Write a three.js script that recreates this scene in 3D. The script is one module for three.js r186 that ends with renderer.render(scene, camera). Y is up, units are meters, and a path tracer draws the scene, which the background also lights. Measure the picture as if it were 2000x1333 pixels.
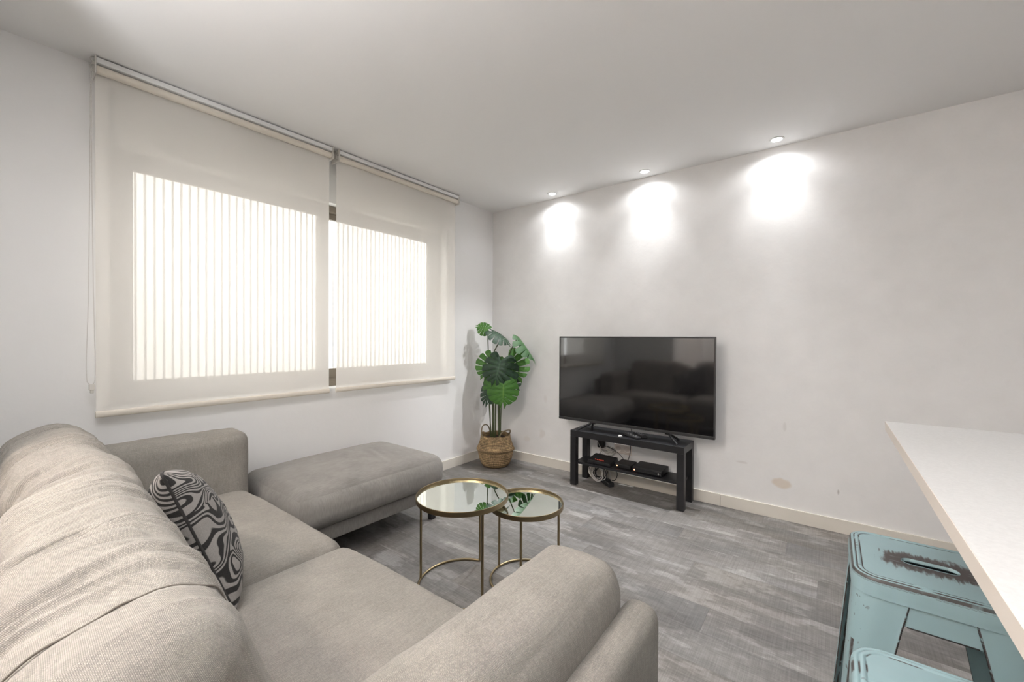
import * as THREE from 'three';
import { mergeGeometries } from 'three/addons/utils/BufferGeometryUtils.js';
import { RoundedBoxGeometry } from 'three/addons/geometries/RoundedBoxGeometry.js';
import { RectAreaLightUniformsLib } from 'three/addons/lights/RectAreaLightUniformsLib.js';
import { createNoise3D } from 'simplex-noise';

// ---------------------------------------------------------------- camera, sky, exposure
const scene = new THREE.Scene();
const renderer = new THREE.WebGLRenderer({ antialias: true });
renderer.toneMapping = THREE.LinearToneMapping;
renderer.toneMappingExposure = 2.0;
renderer.shadowMap.enabled = true;
RectAreaLightUniformsLib.init();

const camera = new THREE.PerspectiveCamera(2 * Math.atan(666.5 / 812.2) * 180 / Math.PI, 2000 / 1333, 0.02, 60);
camera.position.set(2.7868, 1.2096, 3.3057);
camera.rotation.order = 'YXZ';
camera.rotation.set(-0.0081, 0.6534, 0.0047);
scene.add(camera);

// bright overcast sky outside the window; the room is closed, so it enters only there
scene.background = new THREE.Color(1.0, 0.995, 0.99).multiplyScalar(2.75);

// ---------------------------------------------------------------- helpers
function rngOf(seed) { let a = seed | 0; return () => { a = (a + 0x6d2b79f5) | 0; let t = Math.imul(a ^ (a >>> 15), 1 | a); t = (t + Math.imul(t ^ (t >>> 7), 61 | t)) ^ t; return ((t ^ (t >>> 14)) >>> 0) / 4294967296; }; }
const rnd = rngOf(7);
const noise3 = createNoise3D(rngOf(11));
const clamp = (x, a = 0, b = 1) => Math.min(b, Math.max(a, x));
const smooth = (a, b, x) => { const t = clamp((x - a) / (b - a)); return t * t * (3 - 2 * t); };
const lerp = (a, b, t) => a + (b - a) * t;
const V = (x, y, z) => new THREE.Vector3(x, y, z);
const H = 2.5;

const taken = new Map();
function numbered(name) { const n = taken.get(name) ?? 0; taken.set(name, n + 1); return n ? name + '_' + String(n).padStart(3, '0') : name; }
function shadows(o) { o.traverse((m) => { if (m.isMesh) { m.castShadow = true; m.receiveShadow = true; } }); return o; }
function tag(o, label, category, group) { o.userData.label = label; o.userData.category = category; if (group) o.userData.group = group; return o; }
function thing(name, label, category, pos = [0, 0, 0], turn = 0, group) {
  const o = new THREE.Group(); o.name = numbered(name); o.position.set(...pos); o.rotation.y = turn; scene.add(o);
  return tag(o, label, category, group);
}
function part(name, geo, mat, parent) {
  const g = Array.isArray(geo) ? join(geo) : geo;
  const m = new THREE.Mesh(g, mat); m.name = parent === scene ? numbered(name) : name; m.castShadow = m.receiveShadow = true; parent.add(m); return m;
}
function struct(name, geo, mat, label, category = 'wall') {
  const m = part(name, geo, mat, scene); m.userData.kind = 'structure'; m.userData.label = label; m.userData.category = category; return m;
}
function join(list) { return list.length === 1 ? list[0] : mergeGeometries(list.map((g) => { const k = g.index ? g.toNonIndexed() : g; for (const n of Object.keys(k.attributes)) if (!['position', 'normal', 'uv'].includes(n)) k.deleteAttribute(n); return k; })); }
// box between two corners, uv in metres
function box(x0, y0, z0, x1, y1, z1, bev = 0) {
  const w = x1 - x0, h = y1 - y0, d = z1 - z0;
  const g = bev > 0 ? new RoundedBoxGeometry(w, h, d, 2, bev) : new THREE.BoxGeometry(w, h, d);
  g.translate((x0 + x1) / 2, (y0 + y1) / 2, (z0 + z1) / 2);
  return boxUV(g);
}
function boxUV(g, s = 1) {
  const p = g.attributes.position, n = g.attributes.normal, uv = new Float32Array(p.count * 2);
  for (let i = 0; i < p.count; i++) {
    const ax = Math.abs(n.getX(i)), ay = Math.abs(n.getY(i)), az = Math.abs(n.getZ(i));
    const [u, v] = ay >= ax && ay >= az ? [p.getX(i), p.getZ(i)] : ax >= az ? [p.getZ(i), p.getY(i)] : [p.getX(i), p.getY(i)];
    uv[2 * i] = u * s; uv[2 * i + 1] = v * s;
  }
  g.setAttribute('uv', new THREE.BufferAttribute(uv, 2)); return g;
}
function tube(pts, r, seg = 24, rad = 8, closed = false) { return new THREE.TubeGeometry(new THREE.CatmullRomCurve3(pts.map((p) => (p.isVector3 ? p : V(...p))), closed, 'centripetal'), seg, r, rad, closed); }
function rod(a, b, r, n = 12) {
  const A = V(...a), B = V(...b), d = B.clone().sub(A), g = new THREE.CylinderGeometry(r, r, d.length(), n);
  g.applyQuaternion(new THREE.Quaternion().setFromUnitVectors(V(0, 1, 0), d.clone().normalize())); g.translate((A.x + B.x) / 2, (A.y + B.y) / 2, (A.z + B.z) / 2); return g;
}
function lathe(pts, n = 48) { return new THREE.LatheGeometry(pts.map((p) => new THREE.Vector2(p[0], p[1])), n); }
function smoothNormals(g) {
  const p = g.attributes.position, idx = g.index ? g.index.array : [...Array(p.count).keys()], acc = new Map(), key = (i) => Math.round(p.getX(i) * 2e4) + ',' + Math.round(p.getY(i) * 2e4) + ',' + Math.round(p.getZ(i) * 2e4);
  const keys = Array.from({ length: p.count }, (_, i) => key(i)), a = V(), b = V(), c = V();
  for (let i = 0; i < idx.length; i += 3) {
    a.fromBufferAttribute(p, idx[i]); b.fromBufferAttribute(p, idx[i + 1]); c.fromBufferAttribute(p, idx[i + 2]);
    const n = b.sub(a).cross(c.sub(a));
    for (let k = 0; k < 3; k++) { const q = keys[idx[i + k]]; if (!acc.has(q)) acc.set(q, V(0, 0, 0)); acc.get(q).add(n); }
  }
  const out = new Float32Array(p.count * 3);
  for (let i = 0; i < p.count; i++) { const n = acc.get(keys[i]) ?? V(0, 1, 0); n.clone().normalize().toArray(out, 3 * i); }
  g.setAttribute('normal', new THREE.BufferAttribute(out, 3)); return g;
}
// soft upholstered block centred on the origin: rounded edges, even grid, free deformation; uv in metres
function cushion(w, h, d, r, seg, deform) {
  const g = new THREE.BoxGeometry(w, h, d, ...seg), p = g.attributes.position, half = [w / 2, h / 2, d / 2], nrm = g.attributes.normal, uv = new Float32Array(p.count * 2);
  const remap = (x, hf, n) => { const k = Math.min(5, Math.floor(n / 3)), t = (x / hf + 1) / 2 * n; if (t <= k) return -hf + r * (1 - Math.cos(t / k * Math.PI / 2)) ; if (t >= n - k) return hf - r * (1 - Math.cos((n - t) / k * Math.PI / 2)); return -hf + r + (2 * hf - 2 * r) * (t - k) / (n - 2 * k); };
  const v = V(), q = V();
  for (let i = 0; i < p.count; i++) {
    const c = [remap(p.getX(i), half[0], seg[0]), remap(p.getY(i), half[1], seg[1]), remap(p.getZ(i), half[2], seg[2])];
    const ax = Math.abs(nrm.getX(i)), ay = Math.abs(nrm.getY(i));
    const [U, W] = ay > 0.5 ? [c[0], c[2]] : ax > 0.5 ? [c[2], c[1]] : [c[0], c[1]];
    uv[2 * i] = U + 5; uv[2 * i + 1] = W + 5;
    q.set(clamp(c[0], -half[0] + r, half[0] - r), clamp(c[1], -half[1] + r, half[1] - r), clamp(c[2], -half[2] + r, half[2] - r));
    v.set(...c).sub(q); if (v.length() > 1e-9) v.normalize().multiplyScalar(r); v.add(q);
    if (deform) deform(v, [c[0] / half[0], c[1] / half[1], c[2] / half[2]]);
    p.setXYZ(i, v.x, v.y, v.z);
  }
  g.setAttribute('uv', new THREE.BufferAttribute(uv, 2));
  return smoothNormals(g);
}

// ---------------------------------------------------------------- textures
function hash(x, y, s) { let h = Math.imul(x, 374761393) ^ Math.imul(y, 668265263) ^ Math.imul(s, 1274126177); h = Math.imul(h ^ (h >>> 13), 1274126177); return ((h ^ (h >>> 16)) >>> 0) / 4294967296; }
function pn(x, y, px, py, s) { // tileable value noise
  const xi = Math.floor(x), yi = Math.floor(y), fx = x - xi, fy = y - yi, u = fx * fx * (3 - 2 * fx), v = fy * fy * (3 - 2 * fy), X = (k) => ((k % px) + px) % px, Y = (k) => ((k % py) + py) % py;
  return lerp(lerp(hash(X(xi), Y(yi), s), hash(X(xi + 1), Y(yi), s), u), lerp(hash(X(xi), Y(yi + 1), s), hash(X(xi + 1), Y(yi + 1), s), u), v);
}
function fbm(x, y, px, py, s, o = 4) { let a = 0, m = 0.5, t = 0; for (let i = 0; i < o; i++) { a += m * pn(x, y, px, py, s + i); t += m; x *= 2; y *= 2; px *= 2; py *= 2; m *= 0.5; } return a / t; }
function texture(w, h, fn, { srgb = true, size = [1, 1] } = {}) { // fn(x 0..1, y 0..1) -> [r,g,b] 0..1 ; size in metres
  const d = new Uint8Array(w * h * 4);
  for (let y = 0, i = 0; y < h; y++) for (let x = 0; x < w; x++, i += 4) { const c = fn((x + 0.5) / w, (y + 0.5) / h, x, y); d[i] = clamp(c[0]) * 255; d[i + 1] = clamp(c[1]) * 255; d[i + 2] = clamp(c[2]) * 255; d[i + 3] = 255; }
  const t = new THREE.DataTexture(d, w, h); t.wrapS = t.wrapT = THREE.RepeatWrapping; t.magFilter = THREE.LinearFilter; t.minFilter = THREE.LinearMipmapLinearFilter; t.generateMipmaps = true;
  if (srgb) t.colorSpace = THREE.SRGBColorSpace; t.repeat.set(1 / size[0], 1 / size[1]); t.needsUpdate = true; return t;
}
const grey = (v) => [v, v, v];
const M = (o) => new THREE.MeshStandardMaterial(o), P = (o) => new THREE.MeshPhysicalMaterial(o);

// painted plaster
const plasterBump = texture(512, 512, (x, y) => grey(0.5 + 0.35 * (fbm(x * 60, y * 60, 60, 60, 3, 3) - 0.5) + 0.5 * (fbm(x * 8, y * 8, 8, 8, 9, 3) - 0.5)), { srgb: false, size: [1.2, 1.2] });
const matWall = M({ color: new THREE.Color(0.875, 0.865, 0.855), roughness: 0.82, bumpMap: plasterBump, bumpScale: 0.0012 });
const matCeil = M({ color: new THREE.Color(0.88, 0.87, 0.86), roughness: 0.9, bumpMap: plasterBump, bumpScale: 0.0006 });
const matTrim = M({ color: new THREE.Color(0.74, 0.70, 0.63), roughness: 0.45 });
const matWhite = M({ color: new THREE.Color(0.84, 0.84, 0.83), roughness: 0.4 });
// the wall with the television: a few real scuffs and a yellowish stain near the floor (uv = metres from the corner)
const marks = [[2.546, 0.243, 0.055, 0.03, [0.82, 0.70, 0.55], 0.30], [2.834, 0.251, 0.006, 0.022, [0.45, 0.42, 0.4], 0.35], [0.62, 0.30, 0.05, 0.05, [0.75, 0.66, 0.58], 0.12], [0.66, 0.62, 0.03, 0.05, [0.7, 0.62, 0.56], 0.08], [0.45, 0.22, 0.06, 0.03, [0.8, 0.72, 0.62], 0.1], [2.3, 0.34, 0.04, 0.01, [0.6, 0.55, 0.5], 0.12], [2.55, 0.62, 0.01, 0.03, [0.6, 0.58, 0.55], 0.1]];
const wallMarks = texture(1024, 640, (x, y) => {
  const X = x * 4, Y = y * 2.5; let c = [1, 1, 1];
  const n = fbm(x * 40, y * 25, 40, 25, 5, 4);
  for (const [mx, my, rx, ry, col, k] of marks) { const d = Math.hypot((X - mx) / rx, (Y - my) / ry) + (n - 0.5) * 1.6, a = k * (1 - smooth(0.55, 1.1, d)); c = c.map((v, i) => lerp(v, col[i], a)); }
  return c.map((v) => v * (0.985 + 0.03 * (n - 0.5)));
}, { size: [4, 2.5] });
const matWallTV = M({ color: new THREE.Color(0.875, 0.865, 0.855), roughness: 0.78, bumpMap: plasterBump, bumpScale: 0.0012, map: wallMarks });

// vinyl plank floor: grey, linen scratches, worn pale patches drawn out along the plank
const FW = 2.4, FH = 1.5;
const floorTex = texture(2048, 1280, (x, y, ix, iy) => {
  const a = fbm(x * 6, y * 18, 6, 18, 21, 5), b = fbm(x * 14, y * 26, 14, 26, 31, 5), c = fbm(x * 3, y * 5, 3, 5, 41, 3), f = fbm(x * 90, y * 120, 90, 120, 51, 2);
  let v = 0.45 + 0.10 * (a - 0.5) + 0.10 * (c - 0.5) + 0.06 * (f - 0.5);
  const patch = smooth(0.57, 0.72, b + 0.35 * (a - 0.5) + 0.10 * (f - 0.5)); v += 0.085 * patch;
  const dark = smooth(0.60, 0.75, fbm(x * 10, y * 22, 10, 22, 61, 4)); v -= 0.045 * dark;
  const thr = 0.5 * (pn(x * 1024, y * 12, 1024, 12, 71) + pn(x * 24, y * 640, 24, 640, 81)) - 0.5; v += 0.13 * thr + 0.03 * (hash(ix, iy, 91) - 0.5);
  const warm = 0.022 * (fbm(x * 5, y * 9, 5, 9, 99, 3) - 0.38) + 0.012;
  return [v + warm, v + warm * 0.1, v - warm * 0.9];
}, { size: [FW, FH] });
const floorBump = texture(1024, 640, (x, y) => grey(0.5 + 0.5 * (0.5 * (pn(x * 512, y * 12, 512, 12, 71) + pn(x * 24, y * 320, 24, 320, 81)) - 0.5)), { srgb: false, size: [FW, FH] });
const floorMats = [1.0, 0.95, 1.05, 0.91, 1.03].map((k, i) => M({ map: floorTex, color: new THREE.Color(0.97 * k, 0.965 * k, (i % 2 ? 0.96 : 0.975) * k), roughness: 0.5, bumpMap: floorBump, bumpScale: 0.0004 }));
const matGap = M({ color: new THREE.Color(0.05, 0.048, 0.046), roughness: 0.9 });

// upholstery: two-tone basket weave of about 4 mm
const weaveH = (x, y, n) => { const X = x * n, Y = y * n, xi = Math.floor(X), yi = Math.floor(Y), fx = X - xi - 0.5, fy = Y - yi - 0.5, over = (xi + yi) & 1; const t = over ? Math.cos(fx * 2.6) * (1 - 0.55 * (2 * fy) ** 2) : Math.cos(fy * 2.6) * (1 - 0.55 * (2 * fx) ** 2); return clamp(t); };
const weaveTex = texture(2048, 2048, (x, y, ix, iy) => {
  const h = weaveH(x, y, 380), xi = Math.floor(x * 380), yi = Math.floor(y * 380), over = (xi + yi) & 1, j = hash(over ? xi : yi, over ? yi >> 2 : xi >> 2, 5), m = fbm(x * 7, y * 7, 7, 7, 12, 4), sl = fbm(x * 220, y * 20, 220, 20, 15, 2);
  let v = 0.49 + 0.33 * h + 0.10 * (j - 0.5) + 0.10 * (m - 0.5) + 0.05 * (sl - 0.5) + (over ? 0.03 : -0.03);
  return [v, v * (0.968 - 0.01 * j), v * (0.925 - 0.02 * j)];
}, { size: [0.62, 0.62] });
const weaveBump = texture(2048, 2048, (x, y) => grey(weaveH(x, y, 380)), { srgb: false, size: [0.62, 0.62] });
const matFabric = P({ map: weaveTex, color: new THREE.Color(0.66, 0.665, 0.67), roughness: 0.95, bumpMap: weaveBump, bumpScale: 0.0006, sheen: 0.3, sheenRoughness: 0.6, sheenColor: new THREE.Color(0.9, 0.87, 0.83) });
// chenille side of the same suite (ottoman, far arm): finer and greyer
const chenTex = texture(1024, 1024, (x, y, ix, iy) => {
  const t = pn(x * 256, y * 40, 256, 40, 7), m = fbm(x * 5, y * 5, 5, 5, 17, 5), s = fbm(x * 22, y * 22, 22, 22, 19, 3), w = weaveH(x, y, 230);
  let v = 0.645 + 0.06 * (t - 0.5) + 0.09 * (m - 0.5) + 0.05 * (s - 0.5) + 0.10 * (w - 0.5);
  return [v, v * 0.972, v * 0.94];
}, { size: [0.7, 0.7] });
const matChenille = P({ map: chenTex, color: new THREE.Color(0.76, 0.765, 0.77), roughness: 0.95, bumpMap: weaveBump, bumpScale: 0.0008, sheen: 0.6, sheenRoughness: 0.5, sheenColor: new THREE.Color(0.85, 0.83, 0.80) });
const matSeam = M({ color: new THREE.Color(0.16, 0.14, 0.12), roughness: 0.95 });

const matBlackWood = M({ color: new THREE.Color(0.013, 0.013, 0.015), roughness: 0.42, bumpMap: texture(512, 256, (x, y) => grey(0.5 + 0.5 * (pn(x * 8, y * 128, 8, 128, 4) - 0.5)), { srgb: false, size: [0.5, 0.25] }), bumpScale: 0.0003 });
const matBlackPlastic = M({ color: new THREE.Color(0.014, 0.014, 0.015), roughness: 0.45 });
const matBlackSoft = M({ color: new THREE.Color(0.02, 0.02, 0.022), roughness: 0.7 });
const matDarkMetal = M({ color: new THREE.Color(0.03, 0.03, 0.032), roughness: 0.4, metalness: 0.5 });
const matBrass = M({ color: new THREE.Color(0.33, 0.26, 0.155), roughness: 0.34, metalness: 1.0 });
const matMirror = M({ color: new THREE.Color(0.80, 0.84, 0.80), roughness: 0.015, metalness: 1.0 });
const matGlass = P({ color: new THREE.Color(0.96, 0.98, 0.97), roughness: 0.0, transmission: 1, thickness: 0, ior: 1.5 });

// ---------------------------------------------------------------- the room
const XR = 4.6, ZH = 5.2, ZF = 3.42, XH = 0.95; // right wall, hall end, wall behind the sofa, hall corner
{ // floor: planks along x, 188 mm wide, staggered
  const base = struct('floor', box(-0.3, -0.12, -0.2, XR + 0.15, -0.006, ZH + 0.15), matGap, 'grey vinyl plank floor with worn pale patches', 'floor');
  const pw = 0.188, len = 1.22, g0 = 0.0003; let row = 0;
  for (let z = -0.024; z < ZH; z += pw, row++) {
    const off = -((row * 0.437) % 1) * len;
    for (let x = off; x < XR; x += len) {
      const x0 = Math.max(0, x) + g0, x1 = Math.min(XR, x + len) - g0, z0 = Math.max(0, z) + g0, z1 = Math.min(ZH, z + pw) - g0;
      if (x1 - x0 < 0.03 || z1 - z0 < 0.01 || (z0 > ZF && x1 < XH)) continue;
      const g = box(x0, -0.006, z0, x1, 0, z1), uv = g.attributes.uv, du = rnd() * FW, dv = rnd() * FH;
      for (let i = 0; i < uv.count; i++) uv.setXY(i, uv.getX(i) + du - x0, uv.getY(i) + dv - z0);
      part('plank', g, floorMats[Math.floor(rnd() * floorMats.length)], base);
    }
  }
}
struct('ceiling', box(-0.3, H, -0.2, XR + 0.15, H + 0.12, ZH + 0.15), matCeil, 'smooth white painted ceiling', 'ceiling');
const WZ0 = 0.65, WZ1 = 2.889, WY0 = 0.835, WY1 = 2.46; // window opening
struct('wall_left', [box(-0.28, -0.12, -0.2, 0, H, WZ0), box(-0.28, -0.12, WZ1, 0, H, ZF + 0.15), box(-0.28, -0.12, WZ0, 0, WY0, WZ1), box(-0.28, WY1, WZ0, 0, H, WZ1)], matWall, 'white wall with the window and roller blinds');
struct('wall_back', box(-0.28, -0.12, -0.2, XR + 0.15, H, 0), matWallTV, 'white wall behind the television');
struct('wall_right', box(XR, -0.12, -0.2, XR + 0.15, H, ZH + 0.15), matWall, 'white wall beyond the worktop');
struct('wall_front', box(-0.28, -0.12, ZF, XH, H, ZF + 0.15), matWall, 'white wall behind the sofa');
struct('wall_hall', box(XH - 0.15, -0.12, ZF + 0.15, XH, H, ZH), matWall, 'white side wall of the hall behind the sofa');
struct('wall_end', box(XH - 0.15, -0.12, ZH, XR + 0.15, H, ZH + 0.15), matWall, 'white wall at the end of the hall');
{ // baseboards: boards with a rounded top edge and visible butt joints
  const bb = (name, label, runs) => { const o = new THREE.Group(); o.name = name; o.userData = { kind: 'structure', label, category: 'baseboard' }; scene.add(o); for (const r of runs) part('board', box(...r, 0.002), matTrim, o); };
  bb('baseboard_left', 'warm white baseboard below the window', [[0, 0, 0.0125, 0.012, 0.085, 1.2], [0, 0, 1.2012, 0.012, 0.085, 2.4], [0, 0, 2.4012, 0.012, 0.085, ZF]]);
  bb('baseboard_back', 'warm white baseboard below the television', [[0, 0, 0, 0.96, 0.085, 0.012], [0.9612, 0, 0, 2.166, 0.085, 0.012], [2.1675, 0, 0, 3.37, 0.085, 0.012], [3.3712, 0, 0, XR, 0.085, 0.012]]);
}
{ // wooden door at the end of the hall: its warm tone shows in the television's reflection
  const d = new THREE.Group(); d.name = 'door_1'; d.userData = { kind: 'structure', label: 'warm wooden door at the end of the hall', category: 'door' }; scene.add(d);
  const wood = M({ color: new THREE.Color(0.52, 0.33, 0.19), roughness: 0.5 });
  part('door_leaf', box(1.5, 0.01, ZH - 0.045, 2.35, 2.05, ZH - 0.005, 0.003), wood, d);
  part('door_frame', [box(1.42, 0, ZH - 0.06, 1.495, 2.13, ZH, 0.003), box(2.355, 0, ZH - 0.06, 2.43, 2.13, ZH, 0.003), box(1.495, 2.055, ZH - 0.06, 2.355, 2.13, ZH, 0.003)], wood, d);
  part('door_handle', [rod([2.27, 1.02, ZH - 0.045], [2.27, 1.02, ZH - 0.1], 0.01), rod([2.28, 1.02, ZH - 0.1], [2.16, 1.02, ZH - 0.1], 0.009)], M({ color: new THREE.Color(0.6, 0.6, 0.6), metalness: 1, roughness: 0.3 }), d);
}
{ // window: dark aluminium slider in a white recess below a shutter box
  const w = new THREE.Group(); w.name = 'window_1'; w.userData = { kind: 'structure', label: 'aluminium sliding window behind the roller blinds', category: 'window' }; scene.add(w);
  const alu = M({ color: new THREE.Color(0.20, 0.17, 0.135), roughness: 0.5, metalness: 0.2 });
  part('shutter_box', box(-0.2, 2.157, 0.715, -0.03, WY1 - 0.001, 2.862, 0.003), matWhite, w);
  part('recess_panel', [box(-0.24, 2.1575, WZ0 + 0.001, -0.205, WY1 - 0.001, WZ1 - 0.001)], matWhite, w);
  part('sill', box(-0.2, WY0, WZ0 + 0.001, 0.004, WY0 + 0.018, WZ1 - 0.001, 0.003), matWhite, w);
  const y0 = 0.853, y1 = 2.156, f = (n, a) => part(n, a.map((r) => box(...r, 0.002)), alu, w);
  f('frame_jamb', [[-0.165, y0, WZ0 + 0.001, -0.085, y1, 0.705]]); f('frame_jamb', [[-0.165, y0, 2.84, -0.085, y1, WZ1 - 0.001]]);
  f('frame_head', [[-0.165, 2.11, 0.706, -0.085, y1, 2.839]]);
  f('frame_track', [[-0.165, y0, 0.706, -0.085, 0.885, 2.839], [-0.118, 0.885, 0.706, -0.114, 0.905, 2.839], [-0.088, 0.885, 0.706, -0.085, 0.9, 2.839]]);
  const sash = (name, za, zb, xo) => { // four rails and a pane
    part(name, [box(xo - 0.014, 0.887, za, xo + 0.014, 2.108, za + 0.062, 0.002), box(xo - 0.014, 0.887, zb - 0.062, xo + 0.014, 2.108, zb, 0.002), box(xo - 0.014, 0.887, za + 0.063, xo + 0.014, 0.977, zb - 0.063, 0.002), box(xo - 0.014, 2.068, za + 0.063, xo + 0.014, 2.108, zb - 0.063, 0.002)], alu, w);
    part('pane', new THREE.PlaneGeometry(zb - za - 0.12, 1.1).rotateY(Math.PI / 2).translate(xo, 1.522, (za + zb) / 2), matGlass, w);
  };
  sash('sash', 0.697, 1.79, -0.14); sash('sash', 1.73, 2.848, -0.104);
}
{ // outside: white ribbed facade of the building across the light well, standing on its ground
  const g = M({ color: new THREE.Color(0.72, 0.70, 0.67), roughness: 0.9 });
  tag(part('courtyard_ground', box(-4, -0.3, -4, -0.3, -0.12, 8), g, scene), 'pale ground of the light well outside the window', 'ground').userData.kind = 'structure';
  const f = thing('slatted_facade', 'white vertical slats of the facade across from the window', 'facade', [-1.75, -0.12, 0]);
  const white = M({ color: new THREE.Color(0.86, 0.85, 0.83), roughness: 0.7 }), back = M({ color: new THREE.Color(0.80, 0.76, 0.71), roughness: 0.8 });
  part('backing', box(-0.2, 0, -3.2, -0.09, 2.9, 4.2), back, f);
  const sg = box(-0.085, 0.02, -0.022, -0.055, 2.88, 0.022, 0.006);
  for (let z = -3.15; z < 4.15; z += 0.062) { const s = part('slat', sg, white, f); s.position.z = z; }
}

// ---------------------------------------------------------------- roller blinds
{
  const fab = P({ color: new THREE.Color(0.95, 0.92, 0.872), roughness: 0.66, transmission: 0.34, thickness: 0, ior: 1.3, specularIntensity: 0.1, side: THREE.DoubleSide,
    bumpMap: texture(256, 256, (x, y) => grey(weaveH(x, y, 64)), { srgb: false, size: [0.064, 0.064] }), bumpScale: 0.0001 });
  const cream = M({ color: new THREE.Color(0.78, 0.72, 0.63), roughness: 0.7 }), plastic = M({ color: new THREE.Color(0.72, 0.69, 0.64), roughness: 0.4 }), steel = M({ color: new THREE.Color(0.55, 0.53, 0.5), roughness: 0.3, metalness: 0.9 });
  const chainMat = M({ color: new THREE.Color(0.68, 0.65, 0.62), roughness: 0.4 });
  const blind = (label, z0, z1, chain) => {
    const b = thing('roller_blind', label, 'roller blind', [0.08, 0, 0]);
    part('rail', box(-0.028, 2.468, z0 + 0.004, 0.018, 2.494, z1 - 0.004, 0.004), matWhite, b);
    part('roll', rod([-0.006, 2.446, z0 + 0.006], [-0.006, 2.446, z1 - 0.006], 0.0195, 24), cream, b);
    const f = new THREE.PlaneGeometry(z1 - z0 - 0.012, 2.444 - 0.846, 1, 1); f.rotateY(Math.PI / 2); f.translate(-0.0258, (2.444 + 0.846) / 2, (z0 + z1) / 2); boxUV(f); part('fabric', f, fab, b);
    const bar = new THREE.CylinderGeometry(0.0125, 0.0125, z1 - z0 - 0.008, 20); bar.scale(0.62, 1, 1.25); bar.rotateX(Math.PI / 2);
    bar.translate(-0.0258, 0.838, (z0 + z1) / 2); part('bottom_bar', bar, cream, b);
    for (const z of [z0, z1 - 0.005]) { const k = part('bracket', box(-0.078, 2.415, z, 0.022, 2.4995, z + 0.005, 0.002), plastic, b); part('hook', [new THREE.TorusGeometry(0.011, 0.0025, 8, 20).rotateY(Math.PI / 2).translate(0.006, 2.482, z + 0.0025 + (z === z0 ? -0.004 : 0.004)), new THREE.TorusGeometry(0.013, 0.003, 8, 20).rotateY(Math.PI / 2).translate(0.006, 2.444, z + 0.0025 + (z === z0 ? -0.004 : 0.004))], steel, k); }
    if (chain) {
      const pts = [], zc = z1 + 0.012; const path = new THREE.CatmullRomCurve3([V(0.0, 2.44, zc), V(0.004, 1.9, zc + 0.004), V(0.006, 1.35, zc + 0.011), V(0.006, 1.03, zc + 0.017), V(0.005, 0.992, zc + 0.012), V(0.004, 0.985, zc), V(0.005, 0.992, zc - 0.008), V(0.008, 1.03, zc - 0.011), V(0.008, 1.35, zc - 0.007), V(0.006, 1.9, zc - 0.003), V(0.01, 2.44, zc - 0.002)]);
      const n = 470, beads = [];
      for (let i = 0; i < n; i++) { const q = path.getPointAt(i / (n - 1)); beads.push(new THREE.IcosahedronGeometry(0.0021, 1).translate(q.x, q.y, q.z)); }
      part('bead_chain', [join(beads), new THREE.TubeGeometry(path, 300, 0.0006, 4)], chainMat, b).userData.kind = 'stuff';
      part('chain_weight', [box(-0.006, 0.958, zc - 0.01, 0.014, 0.986, zc + 0.01, 0.003), box(-0.002, 0.944, zc - 0.006, 0.01, 0.958, zc + 0.006, 0.002)], plastic, b);
    }
    return b;
  };
  blind('cream roller blind with the bead chain, at the sofa end of the window', 1.797, 2.95, true);
  blind('cream roller blind beside the potted plant, at the corner end of the window', 0.592, 1.757, false);
}

// ---------------------------------------------------------------- downlights
function downlight(x, z, label, group, { core = 4.6, mid = 0.75, wide = 0.26, color = 0xffffff, tint = [1, 1, 1], aim = 0.8, tilt } = {}) {
  const d = thing('downlight', label, 'downlight', [x, H, z], 0, group);
  part('trim_ring', lathe([[0.030, -0.001], [0.031, -0.004], [0.040, -0.005], [0.0425, -0.003], [0.043, 0]], 40), matWhite, d);
  part('lens', new THREE.CylinderGeometry(0.0305, 0.0305, 0.002, 32).translate(0, -0.0025, 0), M({ color: 0xffffff, emissive: new THREE.Color(...tint), emissiveIntensity: 8, roughness: 0.5 }), d);
  const c = new THREE.Color(...tint);
  const spot = (I, ang, pen, tz, to) => { const s = new THREE.SpotLight(c, I, 0, ang, pen, 2); s.name = 'downlight_beam'; s.position.set(x, H - 0.012, z); if (to) s.target.position.set(...to); else s.target.position.set(x, 0, z + tz); s.castShadow = true; s.shadow.radius = 1.2; s.shadow.mapSize.set(2048, 2048); scene.add(s, s.target); };
  if (core) spot(core, 0.52, 1, aim);
  if (mid) spot(mid, 0.78, 1, 0.1);
  if (wide) spot(wide, 1.42, 0.35, aim * 0.2);
  if (tilt) spot(tilt[0], 0.30, 1, 0, tilt[1]);
  shadows(d); return d;
}
for (const x of [0.80, 1.637, 2.50]) downlight(x, 0.128, x < 1 ? 'lit recessed downlight above the potted plant side of the television' : x < 2 ? 'lit recessed downlight above the middle of the television' : 'lit recessed downlight above the bare wall beside the television', 'downlights along the television wall', { tint: [0.97, 0.985, 1.0], tilt: x > 2 ? [5.2, [0.05, 0.85, 0.42]] : undefined });
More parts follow.
